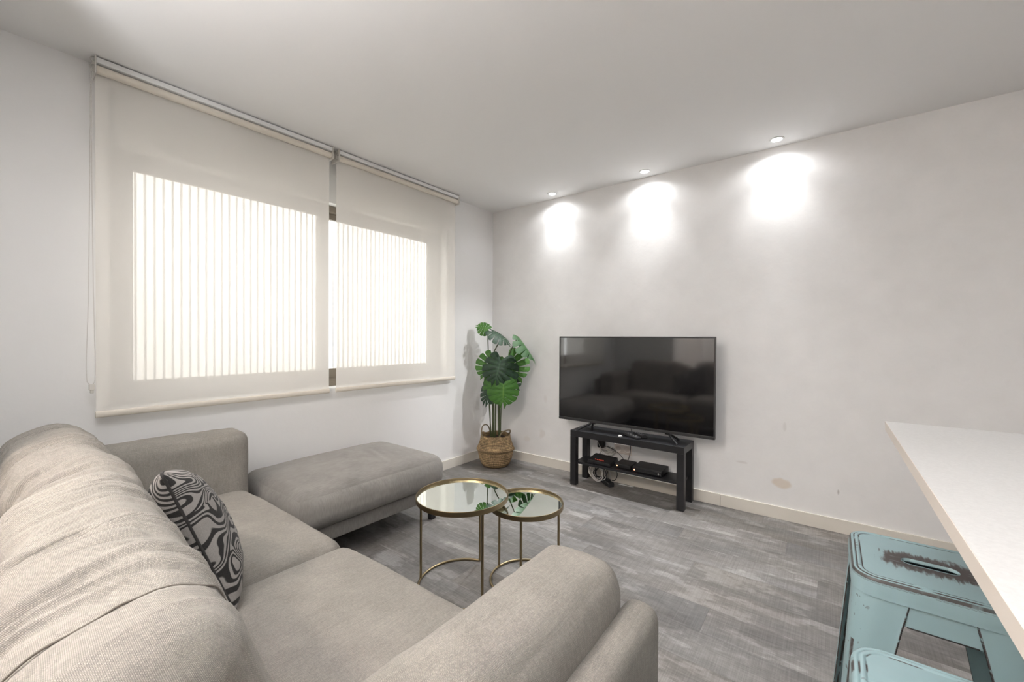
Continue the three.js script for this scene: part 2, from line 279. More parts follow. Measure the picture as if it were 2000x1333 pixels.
// flush round ceiling lights over the seating, the kitchen side and the hall, above and behind the camera
function ceilingLight(x, z, label, I, tint) {
  const d = thing('ceiling_light', label, 'ceiling light', [x, H, z], 0, 'flush round ceiling lights'), R = 0.19;
  part('rim', lathe([[R - 0.012, -0.028], [R, -0.026], [R + 0.004, -0.018], [R + 0.004, 0]], 48), matWhite, d);
  part('diffuser', lathe([[0.001, -0.036], [R * 0.6, -0.034], [R - 0.012, -0.027]], 48), M({ color: 0xffffff, emissive: new THREE.Color(...tint), emissiveIntensity: 1.6, roughness: 0.6, side: THREE.DoubleSide }), d);
  const s = new THREE.SpotLight(new THREE.Color(...tint), I, 0, 1.45, 0.3, 2); s.name = 'ceiling_light_beam'; s.position.set(x, H - 0.05, z); s.target.position.set(x, 0, z); s.castShadow = true; s.shadow.radius = 8; s.shadow.mapSize.set(1024, 1024); scene.add(s, s.target);
}
ceilingLight(1.65, 3.12, 'lit flush round ceiling light over the sofa', 1.3, [1, 0.985, 0.97]);
ceilingLight(4.0, 3.1, 'lit flush round ceiling light beyond the worktop', 1.5, [0.99, 0.99, 1]);
ceilingLight(2.85, 2.9, 'lit flush round ceiling light between the sofa and the worktop', 0.8, [0.99, 0.99, 1]);
ceilingLight(1.5, 4.25, 'lit flush round ceiling light in the hall behind the sofa', 4.5, [1, 0.83, 0.69]);

{ // tall uplighter behind the camera: its light comes back soft from the ceiling
  const f = thing('floor_lamp', 'tall white floor lamp shining up at the ceiling behind the sofa', 'floor lamp', [1.85, 0, 4.15]);
  part('base', lathe([[0.001, 0], [0.14, 0], [0.145, 0.008], [0.13, 0.02], [0.02, 0.028], [0.001, 0.028]], 48), matWhite, f);
  part('pole', rod([0, 0.028, 0], [0, 1.66, 0], 0.012, 16), matWhite, f);
  part('bowl', lathe([[0.001, 1.655], [0.05, 1.66], [0.11, 1.70], [0.15, 1.76], [0.153, 1.762], [0.112, 1.708], [0.05, 1.67], [0.001, 1.667]], 48), matWhite, f);
  part('bulb', new THREE.SphereGeometry(0.035, 24, 16).translate(0, 1.705, 0), M({ color: 0xffffff, emissive: new THREE.Color(0.985, 0.985, 1), emissiveIntensity: 4 }), f);
  const s = new THREE.SpotLight(new THREE.Color(0.985, 0.985, 1), 10, 0, 1.38, 0.25, 2); s.name = 'floor_lamp_beam'; s.position.set(1.85, 1.765, 4.15); s.target.position.set(1.85, 3, 4.15); s.castShadow = true; s.shadow.radius = 7; s.shadow.mapSize.set(1024, 1024); scene.add(s, s.target);
}

// ---------------------------------------------------------------- sofa
const wrinkle = (x, y, z, k, f) => { // creases that run across x
  const w = noise3(x * f * 0.5, y * 1.2, z * 1.2) * 0.9, a = noise3(x * f + w, y * 1.6, z * 1.6 + 4), b = noise3(x * f * 2.1 + w * 1.5, y * 2.2 + 9, z * 2.2);
  const ridge = (n) => 1 - Math.abs(n) * 1.6, c = noise3(x * f * 1.4 + w * 1.2 + 31, y * 0.9, z * 0.9 + 17); return k * (0.6 * ridge(a) + 0.4 * ridge(b) - 0.4) - k * 0.55 * Math.exp(-((c / 0.11) ** 2)) * smooth(-0.3, 0.4, noise3(x * 3, y * 3 + 5, z * 3));
};
{
  const s = thing('sofa', 'light grey-beige woven two-seat sofa with loose back and arm cushions', 'sofa');
  const arms = [[0.15, 0.228, 0.218, 0.425], [2.428, 2.505, 2.235, 2.438]];
  part('base_frame', box(0.235, 0.13, 2.46, 2.42, 0.235, 3.22, 0.012), matFabric, s);
  { const g = cushion(2.19, 0.57, 0.085, 0.03, [30, 12, 10], null); g.translate(1.33, 0.405, 3.335); part('back_frame', g, matFabric, s); }
  for (const [a0, a1] of arms) { const g = cushion(a1 - a0, 0.5, 0.97, 0.032, [12, 14, 28], (p, u) => { p.y += 0.006 * (1 - u[2] ** 2) * (u[1] > 0.5 ? 1 : 0) + 0.002 * noise3(p.x * 6, p.y * 6, p.z * 6); }); g.translate((a0 + a1) / 2, 0.39, 2.885); part('arm_frame', g, matFabric, s); }
  arms.forEach(([, , c0, c1], i) => {
    const g = cushion(c1 - c0, 0.44, 0.80, 0.062, [16, 22, 40], (p, u) => {
      p.y += 0.012 * (1 - u[0] ** 2) * (u[1] > 0 ? u[1] : 0) * (1 - u[2] ** 2); p.x += 0.010 * u[0] * (1 - u[1] ** 2) * (1 - u[2] ** 2);
      const n = 0.0022 * noise3(p.x * 7 + i * 9, p.y * 7, p.z * 7) + (u[1] > 0.4 && u[2] < -0.6 ? 0.0018 * noise3(p.x * 30, p.y * 14, p.z * 10) : 0); p.y += n; p.x += n * Math.sign(u[0]);
    });
    g.translate((c0 + c1) / 2, 0.505, 2.82); part('arm_cushion', g, matFabric, s);
  });
  for (const [i, x0, x1] of [[0, 0.43, 1.352], [1, 1.354, 2.232]]) {
    const g = cushion(x1 - x0, 0.215, 0.70, 0.062, [40, 14, 36], (p, u) => {
      const top = clamp(u[1]); p.y += top * (0.022 + i * 0.006) * (1 - u[0] ** 4) * (1 - 0.6 * u[2] ** 4) + 0.004 * top * noise3(p.x * 3 + i * 5, 1, p.z * 3) + 0.0015 * top * noise3(p.x * 14, i, p.z * 14);
      p.z -= 0.018 * (u[2] < -0.5 ? 1 : 0) * (1 - u[1] ** 2) * (1 - u[0] ** 4);
    });
    g.translate((x0 + x1) / 2, 0.340, 2.795); part('seat_cushion', g, matFabric, s);
  }
  for (const [i, x0, x1] of [[0, 0.432, 1.322], [1, 1.328, 2.236]]) {
    const w = x1 - x0, xs = (2.10 - (x0 + x1) / 2), g = cushion(w, 0.47, 0.23, i ? 0.068 : 0.08, [250, 40, 30], (p, u) => {
      const e = (1 - u[0] ** 6), f = u[2]; p.z += (f < 0 ? 0.004 : 0.015) * f * (1 - u[1] ** 2) * (1 - u[0] ** 4); p.y += 0.03 * clamp(u[1]) * (1 - u[0] ** 4) * (1 - f * f * 0.5);
      const cr = wrinkle(p.x + i * 3.1, p.y, p.z, 0.018, 8.5) * e + 0.004 * noise3(p.x * 5 + i * 7, p.y * 5, p.z * 5);
      const n = V(0, u[1] > 0 ? u[1] : u[1] * 0.3, f).normalize(); p.addScaledVector(n, cr * (0.35 + 0.65 * clamp(u[1] + 0.8)));
      if (!i) { const e2 = clamp(u[1]) * smooth(0.3, 1, u[0]); p.y -= 0.05 * e2; p.z -= 0.012 * e2; } // the far cushion sags towards its neighbour
      if (i) p.addScaledVector(n, -0.003 * Math.exp(-(((p.x - xs) / 0.007) ** 2)));
      p.x += 0.012 * Math.sign(u[0]) * clamp(Math.abs(u[0]) * 3 - 2) * (Math.abs(u[1]) > 0.7 ? 0.6 : 0.1);
    });
    const m = part('back_cushion', g, matFabric, s); m.rotation.order = 'YXZ'; m.position.set((x0 + x1) / 2, i ? 0.632 : 0.626, i ? 3.122 : 3.084); m.rotation.set(0.335, i ? -0.05 : 0, 0);
    if (i) { // stitched seam across the cushion
      const pos = g.attributes.position, ring = []; // follow the surface at x = xs
      for (let k = 0; k <= 40; k++) { const t = lerp(-0.62, Math.PI + 0.25, k / 40), dy = Math.sin(t), dz = -Math.cos(t); let best = null, bd = -1; for (let q = 0; q < pos.count; q++) { if (Math.abs(pos.getX(q) - xs) > 0.012) continue; const Y = pos.getY(q) / 0.25, Z = pos.getZ(q) / 0.15, L = Math.hypot(Y, Z), c = (Y * dy + Z * dz) / L; if (c > bd) { bd = c; best = V(xs, pos.getY(q), pos.getZ(q)); } } if (!ring.length || ring[ring.length - 1].distanceTo(best) > 0.012) ring.push(best); }
      part('seam', tube(ring, 0.0014, 160, 6), matSeam, m);
    }
  }
  for (const [x, z] of [[0.3, 2.5], [2.36, 2.5], [0.3, 3.18], [2.36, 3.18]]) part('leg', box(x - 0.02, 0, z - 0.02, x + 0.02, 0.13, z + 0.02, 0.003), matDarkMetal, s);
}
{ // ottoman along the window wall
  const o = thing('ottoman', 'long grey upholstered ottoman against the window wall', 'ottoman', [0.42, 0, 1.868]);
  const base = cushion(0.60, 0.082, 0.90, 0.014, [12, 8, 16], null); base.translate(0, 0.182, 0); part('base_frame', base, matChenille, o);
  const g = cushion(0.715, 0.205, 0.985, 0.078, [50, 16, 64], (p, u) => {
    const top = clamp(u[1]); p.y += top * 0.022 * (1 - u[0] ** 4) * (1 - u[2] ** 4) + 0.003 * top * noise3(p.x * 3, 2, p.z * 3);
    const fold = Math.exp(-(((p.z + 0.17 - 0.25 * p.x) / 0.014) ** 2)) + 0.7 * Math.exp(-(((p.z + 0.23 - 0.22 * p.x) / 0.011) ** 2)) + 0.5 * Math.exp(-(((p.z - 0.10 - 0.3 * p.x) / 0.016) ** 2)); p.y += 0.0045 * top * fold * smooth(-0.2, 0.1, u[0] + 0.25) * (1 - smooth(0.35, 0.7, u[0]));
    p.x += 0.012 * u[0] * (1 - u[1] ** 2) * (1 - u[2] ** 4);
  });
  g.translate(0, 0.326, 0); part('cushion', g, matChenille, o);
  for (const [x, z] of [[-0.26, -0.43], [0.265, -0.435], [-0.26, 0.43], [0.265, 0.43]]) part('leg', box(x - 0.019, 0, z - 0.019, x + 0.019, 0.142, z + 0.019, 0.003), matDarkMetal, o);
}
{ // zebra-like scatter cushion
  const zebra = texture(1024, 1024, (x, y) => {
    const X = x * 3.4, Y = y * 3.4, w1 = noise3(X * 1.1, Y * 1.1, 3.3), w2 = noise3(X * 1.3 + 7, Y * 1.3, 8.1), q = 1.5 * noise3(X * 0.7 + 0.3 * w1, Y * 0.7 + 0.3 * w2, 1.7) + 0.35 * w1 + 1.5 * Y + 0.5 * X, s = Math.sin(q * 17 + 0.5 * noise3(X * 4, Y * 4, 2)), f = hash(Math.floor(x * 900), Math.floor(y * 900), 3), b = smooth(-0.25, 0.2, s);
    const v = lerp(0.17, 0.60, b) + 0.08 * (f - 0.5); return [v, v * 0.97, v * 0.945];
  }, { size: [0.44, 0.44] });
  const zm = P({ map: zebra, roughness: 0.95, sheen: 0.3, sheenRoughness: 0.5, sheenColor: new THREE.Color(0.7, 0.7, 0.7), bumpMap: weaveBump, bumpScale: 0.0006 });
  const o = thing('scatter_cushion', 'black and grey zebra striped cushion leaning on the sofa back', 'cushion', [1.318, 0.666, 2.906], 0);
  o.rotation.order = 'YXZ'; o.rotation.set(0.36, -0.2, 0.05);
  const slump = (u, v) => 0.16 * smooth(0.8, -1, u) * smooth(-1, 1, v); // the far top corner has sunk
  const S = 0.42, T = 0.155, n = 48, prof = (u, v) => T / 2 * Math.pow(Math.max(0, (1 - Math.abs(u) ** 3.2) * (1 - Math.abs(v) ** 3.2)), 0.52), edge = (u, v) => 1 - 0.055 * (1 - v * v) * u * u;
  for (const side of [-1, 1]) {
    const g = new THREE.PlaneGeometry(S, S, n, n), p = g.attributes.position, uv = g.attributes.uv;
    for (let i = 0; i < p.count; i++) { const f = (t) => Math.sin(t * Math.PI / 2), u = f(p.getX(i) / (S / 2)), v = f(p.getY(i) / (S / 2)), r = prof(u, v); p.setXYZ(i, u * S / 2 * edge(u, v), v * S / 2 * edge(v, u) - slump(u, v), side * (r + 0.003 * noise3(u * 3, v * 3, side) * (r > 0.01 ? 1 : 0))); uv.setXY(i, u * 0.2 + 3 + side, v * 0.2 + 3); }
    if (side < 0) { const ix = g.index.array; for (let i = 0; i < ix.length; i += 3) [ix[i], ix[i + 1]] = [ix[i + 1], ix[i]]; }
    g.computeVertexNormals(); part(side < 0 ? 'front_cover' : 'back_cover', g, zm, o);
  }
  const pts = []; for (let k = 0; k < 4; k++) for (let i = 0; i < 14; i++) { const t = -1 + 2 * i / 14, [u, v] = [[t, 1], [1, -t], [-t, -1], [-1, t]][k]; pts.push(V(u * S / 2 * edge(u, v), v * S / 2 * edge(v, u) - slump(u, v), 0)); }
  part('piping', tube(pts, 0.0035, 160, 7, true), M({ color: new THREE.Color(0.035, 0.033, 0.032), roughness: 0.9 }), o);
}

// ---------------------------------------------------------------- round side tables
function roundTable(label, x, z, top, R, rl, angles, arc) {
  const t = thing('round_side_table', label, 'side table', [x, 0, z], 0);
  part('rim', lathe([[R - 0.006, top - 0.024], [R - 0.0015, top - 0.025], [R, top - 0.023], [R, top - 0.002], [R - 0.0015, top], [R - 0.004, top - 0.001], [R - 0.0045, top - 0.012], [R - 0.006, top - 0.013], [R - 0.006, top - 0.024]], 96), matBrass, t);
  part('mirror_top', new THREE.CylinderGeometry(R - 0.0062, R - 0.0062, 0.006, 96).translate(0, top - 0.0155, 0), matMirror, t);
  for (const a of angles) part('leg', rod([rl * Math.cos(a), 0.004, rl * Math.sin(a)], [rl * Math.cos(a), top - 0.02, rl * Math.sin(a)], 0.006, 14), matBrass, t);
  const pts = []; for (let i = 0; i <= 60; i++) { const a = lerp(arc[0], arc[1], i / 60); pts.push(V(rl * Math.cos(a), 0.0062, rl * Math.sin(a))); }
  part('base_ring', tube(pts, 0.006, 120, 10), matBrass, t);
}
const D = Math.PI / 180;
roundTable('taller round brass side table with a mirror top', 1.36, 1.835, 0.445, 0.225, 0.212, [150 * D, 252 * D, 21 * D], [21 * D, 252 * D]);
roundTable('lower round brass side table with a mirror top, tucked beside the taller one', 1.588, 1.618, 0.395, 0.186, 0.176, [182 * D, 62 * D, 306 * D], [62 * D, 306 * D]);

// ---------------------------------------------------------------- television bench, television, devices
const BX0 = 1.086, BX1 = 1.986, BZ0 = 0.026, BZ1 = 0.286, BT = 0.45;
{
  const b = thing('tv_bench', 'low black wooden bench under the television', 'tv bench', [0, 0, 0]);
  part('top', box(BX0, BT - 0.05, BZ0, BX1, BT, BZ1, 0.0015), matBlackWood, b);
  for (const x of [BX0, BX1 - 0.05]) for (const z of [BZ0, BZ1 - 0.05]) part('leg', box(x, 0, z, x + 0.05, BT - 0.0505, z + 0.05, 0.0015), matBlackWood, b);
  part('shelf', box(BX0 + 0.025, 0.172, BZ0 + 0.03, BX1 - 0.025, 0.19, BZ1 - 0.03, 0.001), matBlackWood, b);
}
{
  const tv = thing('television', 'large flat black television on splayed feet', 'television', [1.541, BT, 0.18]);
  const w = 1.242, y0 = 0.060, y1 = 0.772, bz = 0.008;
  part('housing', [box(-w / 2, y0, -0.018, w / 2, y1, 0.004, 0.003), box(-w / 2 + 0.16, y0 + 0.03, -0.06, w / 2 - 0.16, y1 - 0.2, -0.017, 0.012)], matBlackPlastic, tv);
  part('bezel', [box(-w / 2, y1 - 0.012, 0.004, w / 2, y1, bz + 0.004, 0.002), box(-w / 2, y0, 0.004, w / 2, y0 + 0.022, bz + 0.006, 0.003), box(-w / 2, y0 + 0.0222, 0.004, -w / 2 + 0.0095, y1 - 0.0097, bz + 0.004, 0.002), box(w / 2 - 0.0095, y0 + 0.0222, 0.004, w / 2, y1 - 0.0097, bz + 0.004, 0.002)], M({ color: new THREE.Color(0.05, 0.05, 0.052), roughness: 0.35, metalness: 0.3 }), tv);
  part('screen', box(-w / 2 + 0.0096, y0 + 0.0221, 0.0035, w / 2 - 0.0096, y1 - 0.0098, 0.0085), P({ color: new THREE.Color(0.006, 0.006, 0.007), roughness: 0.07, ior: 2.0 }), tv);
  for (const s of [-1, 1]) {
    const f = part('foot', [rod([s * 0.30, 0.064, 0.0], [s * 0.395, 0.008, 0.088], 0.008, 10), rod([s * 0.30, 0.064, 0.0], [s * 0.352, 0.008, -0.085], 0.008, 10), box(s * 0.30 - 0.02, 0.05, -0.015, s * 0.30 + 0.02, 0.066, 0.006, 0.003)], M({ color: new THREE.Color(0.03, 0.03, 0.032), roughness: 0.22, metalness: 0.4 }), tv);
    part('foot_pad', [box(s * 0.395 - 0.01, 0.0, 0.078, s * 0.395 + 0.01, 0.008, 0.1, 0.002), box(s * 0.352 - 0.01, 0, -0.097, s * 0.352 + 0.01, 0.008, -0.077, 0.002)], matBlackSoft, f);
  }
}
const led = (c, k = 3) => M({ color: new THREE.Color(0.2, 0.05, 0.03), emissive: new THREE.Color(...c), emissiveIntensity: k });
const SH = 0.19;
{ // wireless router with a row of red lights
  const r = thing('router', 'flat black router with a row of small red lights', 'router', [1.315, SH, 0.155]);
  const sh = new THREE.Shape(); sh.moveTo(-0.1, 0); sh.lineTo(0.1, 0); sh.lineTo(0.094, 0.034); sh.lineTo(-0.094, 0.04); sh.closePath();
  const g = new THREE.ExtrudeGeometry(sh, { depth: 0.15, bevelEnabled: true, bevelSize: 0.003, bevelThickness: 0.003, bevelSegments: 2 }); g.translate(0, 0.003, -0.075);
  const p = g.attributes.position; for (let i = 0; i < p.count; i++) if (p.getY(i) > 0.02) p.setY(i, p.getY(i) - clamp((p.getZ(i) + 0.03) / 0.1) * 0.016); g.computeVertexNormals();
  part('case', g, matBlackPlastic, r);
  for (let k = 0; k < 5; k++) part('status_light', box(-0.045 + k * 0.017, 0.0285, 0.045, -0.039 + k * 0.017, 0.0325, 0.049), led([1, 0.09, 0.05], k % 3 === 2 ? 0.3 : 0.9), r);
}
{
  const r = thing('media_box', 'small black media box with an orange light beside the router', 'media box', [1.508, SH, 0.14]);
  part('case', box(-0.064, 0.002, -0.07, 0.064, 0.034, 0.07, 0.005), matBlackPlastic, r); part('foot', [box(-0.05, 0, -0.05, -0.03, 0.003, 0.05), box(0.03, 0, -0.05, 0.05, 0.003, 0.05)], matBlackSoft, r);
  part('power_light', new THREE.SphereGeometry(0.005, 12, 8).translate(-0.045, 0.018, 0.0685), led([1, 0.4, 0.18], 2.5), r);
}
{
  const r = thing('set_top_box', 'wide black set-top box with a red light on the lower shelf', 'set-top box', [1.705, SH, 0.145]);
  part('case', box(-0.11, 0.004, -0.085, 0.11, 0.044, 0.085, 0.003), matBlackPlastic, r); part('foot', [box(-0.1, 0, -0.07, -0.085, 0.005, -0.055), box(0.085, 0, -0.07, 0.1, 0.005, -0.055), box(-0.1, 0, 0.055, -0.085, 0.005, 0.07), box(0.085, 0, 0.055, 0.1, 0.005, 0.07)], matBlackSoft, r);
  part('front_panel', box(-0.108, 0.008, 0.0845, 0.108, 0.03, 0.0865, 0.0005), M({ color: new THREE.Color(0.01, 0.01, 0.012), roughness: 0.15 }), r);
  part('power_light', new THREE.SphereGeometry(0.006, 12, 8).translate(-0.094, 0.02, 0.085), led([1, 0.25, 0.13], 3), r); part('button', new THREE.CylinderGeometry(0.006, 0.006, 0.004, 16).rotateX(Math.PI / 2).translate(0.088, 0.02, 0.087), M({ color: new THREE.Color(0.5, 0.5, 0.5), metalness: 0.8, roughness: 0.3 }), r);
}
{ // two remote controls lying together on the bench
  const mk = (label, x, z, turn, len) => { const r = thing('remote_control', label, 'remote control', [x, BT, z], turn); part('body', box(-0.022, 0, -len / 2, 0.022, 0.018, len / 2, 0.006), matBlackSoft, r); const bg = new THREE.CylinderGeometry(0.0042, 0.0042, 0.003, 10), mats = [M({ color: new THREE.Color(0.35, 0.35, 0.36), roughness: 0.5 }), M({ color: new THREE.Color(0.12, 0.12, 0.13), roughness: 0.5 })]; for (let i = 0; i < 8; i++) for (let k = -1; k <= 1; k++) { const b = part('button', bg, mats[(i + k + 1) % 2], r); b.position.set(k * 0.012, 0.0185, -len / 2 + 0.02 + i * (len - 0.04) / 8); } };
  mk('longer black remote control lying across the bench top', 1.585, 0.215, 1.02, 0.17); mk('shorter black remote control next to the longer one on the bench', 1.625, 0.150, 0.85, 0.15);
  const w = thing('white_adapter', 'tiny white plastic adapter lying at the front edge of the bench', 'adapter', [1.508, BT, 0.262]); part('body', box(-0.012, 0, -0.009, 0.012, 0.012, 0.009, 0.003), matWhite, w); part('plug', box(0.012, 0.003, -0.004, 0.02, 0.009, 0.004, 0.001), M({ color: new THREE.Color(0.6, 0.6, 0.6), metalness: 0.9, roughness: 0.3 }), w);
}
{ // wall socket, adapter, power strip and cables
  const k = thing('wall_socket', 'white double wall socket behind the black bench', 'wall socket', [1.426, 0.286, 0.0]);
  part('plate', box(-0.075, -0.04, 0, 0.075, 0.04, 0.01, 0.003), M({ color: new THREE.Color(0.80, 0.72, 0.66), roughness: 0.4 }), k);
  for (const s of [-0.037, 0.037]) { const i = part('insert', lathe([[0, 0.006], [0.018, 0.006], [0.02, 0.011], [0.024, 0.011]], 28).rotateX(Math.PI / 2).translate(s, 0, 0), M({ color: new THREE.Color(0.78, 0.70, 0.64), roughness: 0.4 }), k); part('pin_hole', [new THREE.CylinderGeometry(0.0025, 0.0025, 0.002, 10).rotateX(Math.PI / 2).translate(s - 0.0095, 0, 0.0065), new THREE.CylinderGeometry(0.0025, 0.0025, 0.002, 10).rotateX(Math.PI / 2).translate(s + 0.0095, 0, 0.0065)], matBlackSoft, i); }
  const a = thing('power_adapter', 'black power adapter plugged in under the bench top', 'power adapter', [1.247, 0.315, 0.012]); part('body', box(-0.029, -0.036, 0, 0.029, 0.034, 0.045, 0.005), matBlackSoft, a); part('cable', tube([[0, -0.03, 0.03], [0.01, -0.07, 0.05], [-0.02, -0.1, 0.06], [0.02, -0.115, 0.07]], 0.0025), matBlackSoft, a);
  const ps = thing('power_strip', 'black power strip on the floor under the bench', 'power strip', [1.325, 0, 0.098], -0.66); part('body', box(-0.085, 0, -0.026, 0.085, 0.036, 0.026, 0.008), matBlackSoft, ps); part('plug', [box(-0.05, 0.034, -0.016, -0.018, 0.058, 0.016, 0.004), box(0.015, 0.034, -0.014, 0.045, 0.052, 0.014, 0.004)], matBlackPlastic, ps);
  const greyCable = M({ color: new THREE.Color(0.66, 0.64, 0.61), roughness: 0.5 });
  const coil = (label, cx, cy, cz, n, r0, seed, mat, flat) => { const q = rngOf(seed), g = []; for (let i = 0; i < n; i++) { const r = r0 * (0.62 + 0.42 * q()), tx = (q() - 0.5) * 0.9, ty = (q() - 0.5) * 1.2, ox = (q() - 0.5) * r0 * 0.6, oy = (q() - 0.5) * r0 * 0.45, pts = []; for (let j = 0; j < 18; j++) { const t = j / 18 * 2 * Math.PI, w = 1 + 0.12 * Math.sin(3 * t + i); pts.push(V(Math.cos(t) * r * w, Math.sin(t) * r * w * flat, 0.012 * Math.sin(2 * t + i)).applyEuler(new THREE.Euler(tx * 0.5, ty, 0)).add(V(ox, oy, (q() - 0.5) * 0.004 + (i / n - 0.5) * 0.05))); } g.push(tube(pts, 0.0034, 60, 6, true)); } const m = part('cable_coil', g, mat, scene); m.position.set(cx, cy, cz); tag(m, label, 'cable'); return m; };
  coil('tangled grey cable coil hanging below the bench shelf to the floor', 1.252, 0.088, 0.098, 11, 0.072, 5, greyCable, 1.0);
  coil('tangled black cable coil mixed into the grey one below the bench shelf', 1.262, 0.082, 0.112, 5, 0.062, 21, matBlackSoft, 0.95);
  coil('tangled pale cable bundle on the wall above the router', 1.315, 0.262, 0.035, 8, 0.062, 8, greyCable, 0.5);
  const wire = (label, pts, r, mat) => { const m = part('cable', tube(pts, r, 60, 6), mat, scene); tag(m, label, 'cable'); };
  wire('thin pale cable running down from the bench top beside the left leg', [[1.165, 0.398, 0.03], [1.21, 0.345, 0.05], [1.25, 0.30, 0.075], [1.28, 0.25, 0.085]], 0.003, greyCable);
  wire('black cable dropping from the television past the wall socket', [[1.505, 0.56, 0.12], [1.502, 0.47, 0.018], [1.496, 0.36, 0.016], [1.492, 0.26, 0.02], [1.49, 0.21, 0.06]], 0.0028, matBlackSoft);
  wire('thin black cable hanging behind the television toward the bench', [[1.14, 0.55, 0.13], [1.16, 0.5, 0.022], [1.165, 0.44, 0.016], [1.2, 0.36, 0.016]], 0.002, matBlackSoft);
  wire('black cable curving from the shelf down to the power strip', [[1.34, 0.17, 0.045], [1.37, 0.13, 0.04], [1.395, 0.08, 0.045], [1.385, 0.035, 0.07], [1.36, 0.03, 0.075]], 0.0028, matBlackSoft);
  wire('black cable looping below the middle of the shelf', [[1.36, 0.17, 0.03], [1.40, 0.135, 0.035], [1.44, 0.125, 0.04], [1.455, 0.14, 0.035], [1.51, 0.165, 0.03]], 0.0025, matBlackSoft);
  wire('black cable arching over the pale bundle into the media box', [[1.30, 0.30, 0.05], [1.36, 0.285, 0.055], [1.42, 0.255, 0.06], [1.46, 0.226, 0.075]], 0.0025, matBlackSoft);
  wire('white cable lying on the floor along the baseboard under the bench', [[1.41, 0.004, 0.05], [1.45, 0.004, 0.042], [1.5, 0.004, 0.045], [1.53, 0.004, 0.035]], 0.0035, matWhite);
}

// ---------------------------------------------------------------- plant
const PX = 0.274, PZ = 0.273;
{ // seagrass belly basket
  const fib = texture(1024, 512, (x, y) => { const row = Math.floor(y * 44), fy = y * 44 - row, k = x * 150 + (row % 2) * 0.5, col = Math.floor(k), fx = k - col, h = Math.sin(fy * Math.PI) * (0.6 + 0.4 * Math.sin(fx * Math.PI)), j = hash(col % 150, row, 4), m = fbm(x * 12, y * 8, 12, 8, 6, 3); const v = 0.36 + 0.30 * h + 0.16 * (j - 0.5) + 0.24 * (m - 0.5); return [v * 1.13, v * 0.95, v * 0.70]; });
  const fibB = texture(1024, 512, (x, y) => { const row = Math.floor(y * 44), fy = y * 44 - row, k = x * 150 + (row % 2) * 0.5, fx = k - Math.floor(k); return grey(Math.sin(fy * Math.PI) * (0.6 + 0.4 * Math.sin(fx * Math.PI))); }, { srgb: false });
  const m = M({ map: fib, bumpMap: fibB, bumpScale: 0.004, roughness: 0.85, side: THREE.DoubleSide });
  const b = thing('plant_basket', 'woven seagrass belly basket holding the plant', 'basket', [PX, 0, PZ]);
  const wob = (g, k) => { const p = g.attributes.position; for (let i = 0; i < p.count; i++) { const a = Math.atan2(p.getZ(i), p.getX(i)), y = p.getY(i), s = 1 + k * (0.35 + y) * noise3(Math.cos(a) * 1.3, Math.sin(a) * 1.3, y * 4), yy = y > 0.25 ? y + 0.012 * noise3(Math.cos(a) * 1.5, Math.sin(a) * 1.5, 3) : y; p.setXYZ(i, p.getX(i) * s, yy, p.getZ(i) * s); } g.computeVertexNormals(); return g; };
  part('body', wob(lathe([[0.001, 0.003], [0.10, 0.003], [0.122, 0.008], [0.138, 0.03], [0.154, 0.07], [0.164, 0.11], [0.168, 0.142], [0.170, 0.150], [0.180, 0.158], [0.182, 0.166], [0.176, 0.178], [0.164, 0.205], [0.153, 0.235], [0.145, 0.265], [0.141, 0.292], [0.138, 0.296], [0.133, 0.292], [0.138, 0.262], [0.146, 0.235], [0.150, 0.21]], 72), 0.05), m, b);
  const rope = M({ color: new THREE.Color(0.20, 0.155, 0.095), roughness: 0.9 });
  // handles stand up along the rim on the left and the right as seen from the sofa
  const Rv = V(0.794, 0, -0.608), Fv = V(0.608, 0, 0.794), at = (r, y, f) => Rv.clone().multiplyScalar(r).addScaledVector(Fv, f).add(V(0, y, 0));
  part('handle', tube([at(-0.115, 0.27, 0.08), at(-0.128, 0.32, 0.06), at(-0.122, 0.372, 0.02), at(-0.098, 0.383, -0.01), at(-0.075, 0.365, -0.04), at(-0.06, 0.31, -0.085), at(-0.068, 0.27, -0.115)], 0.0055, 60, 8), rope, b);
  part('handle', tube([at(0.045, 0.265, 0.132), at(0.045, 0.31, 0.125), at(0.07, 0.338, 0.10), at(0.11, 0.345, 0.06), at(0.138, 0.335, 0.02), at(0.135, 0.30, -0.02), at(0.125, 0.27, -0.05)], 0.0055, 60, 8), rope, b);
}
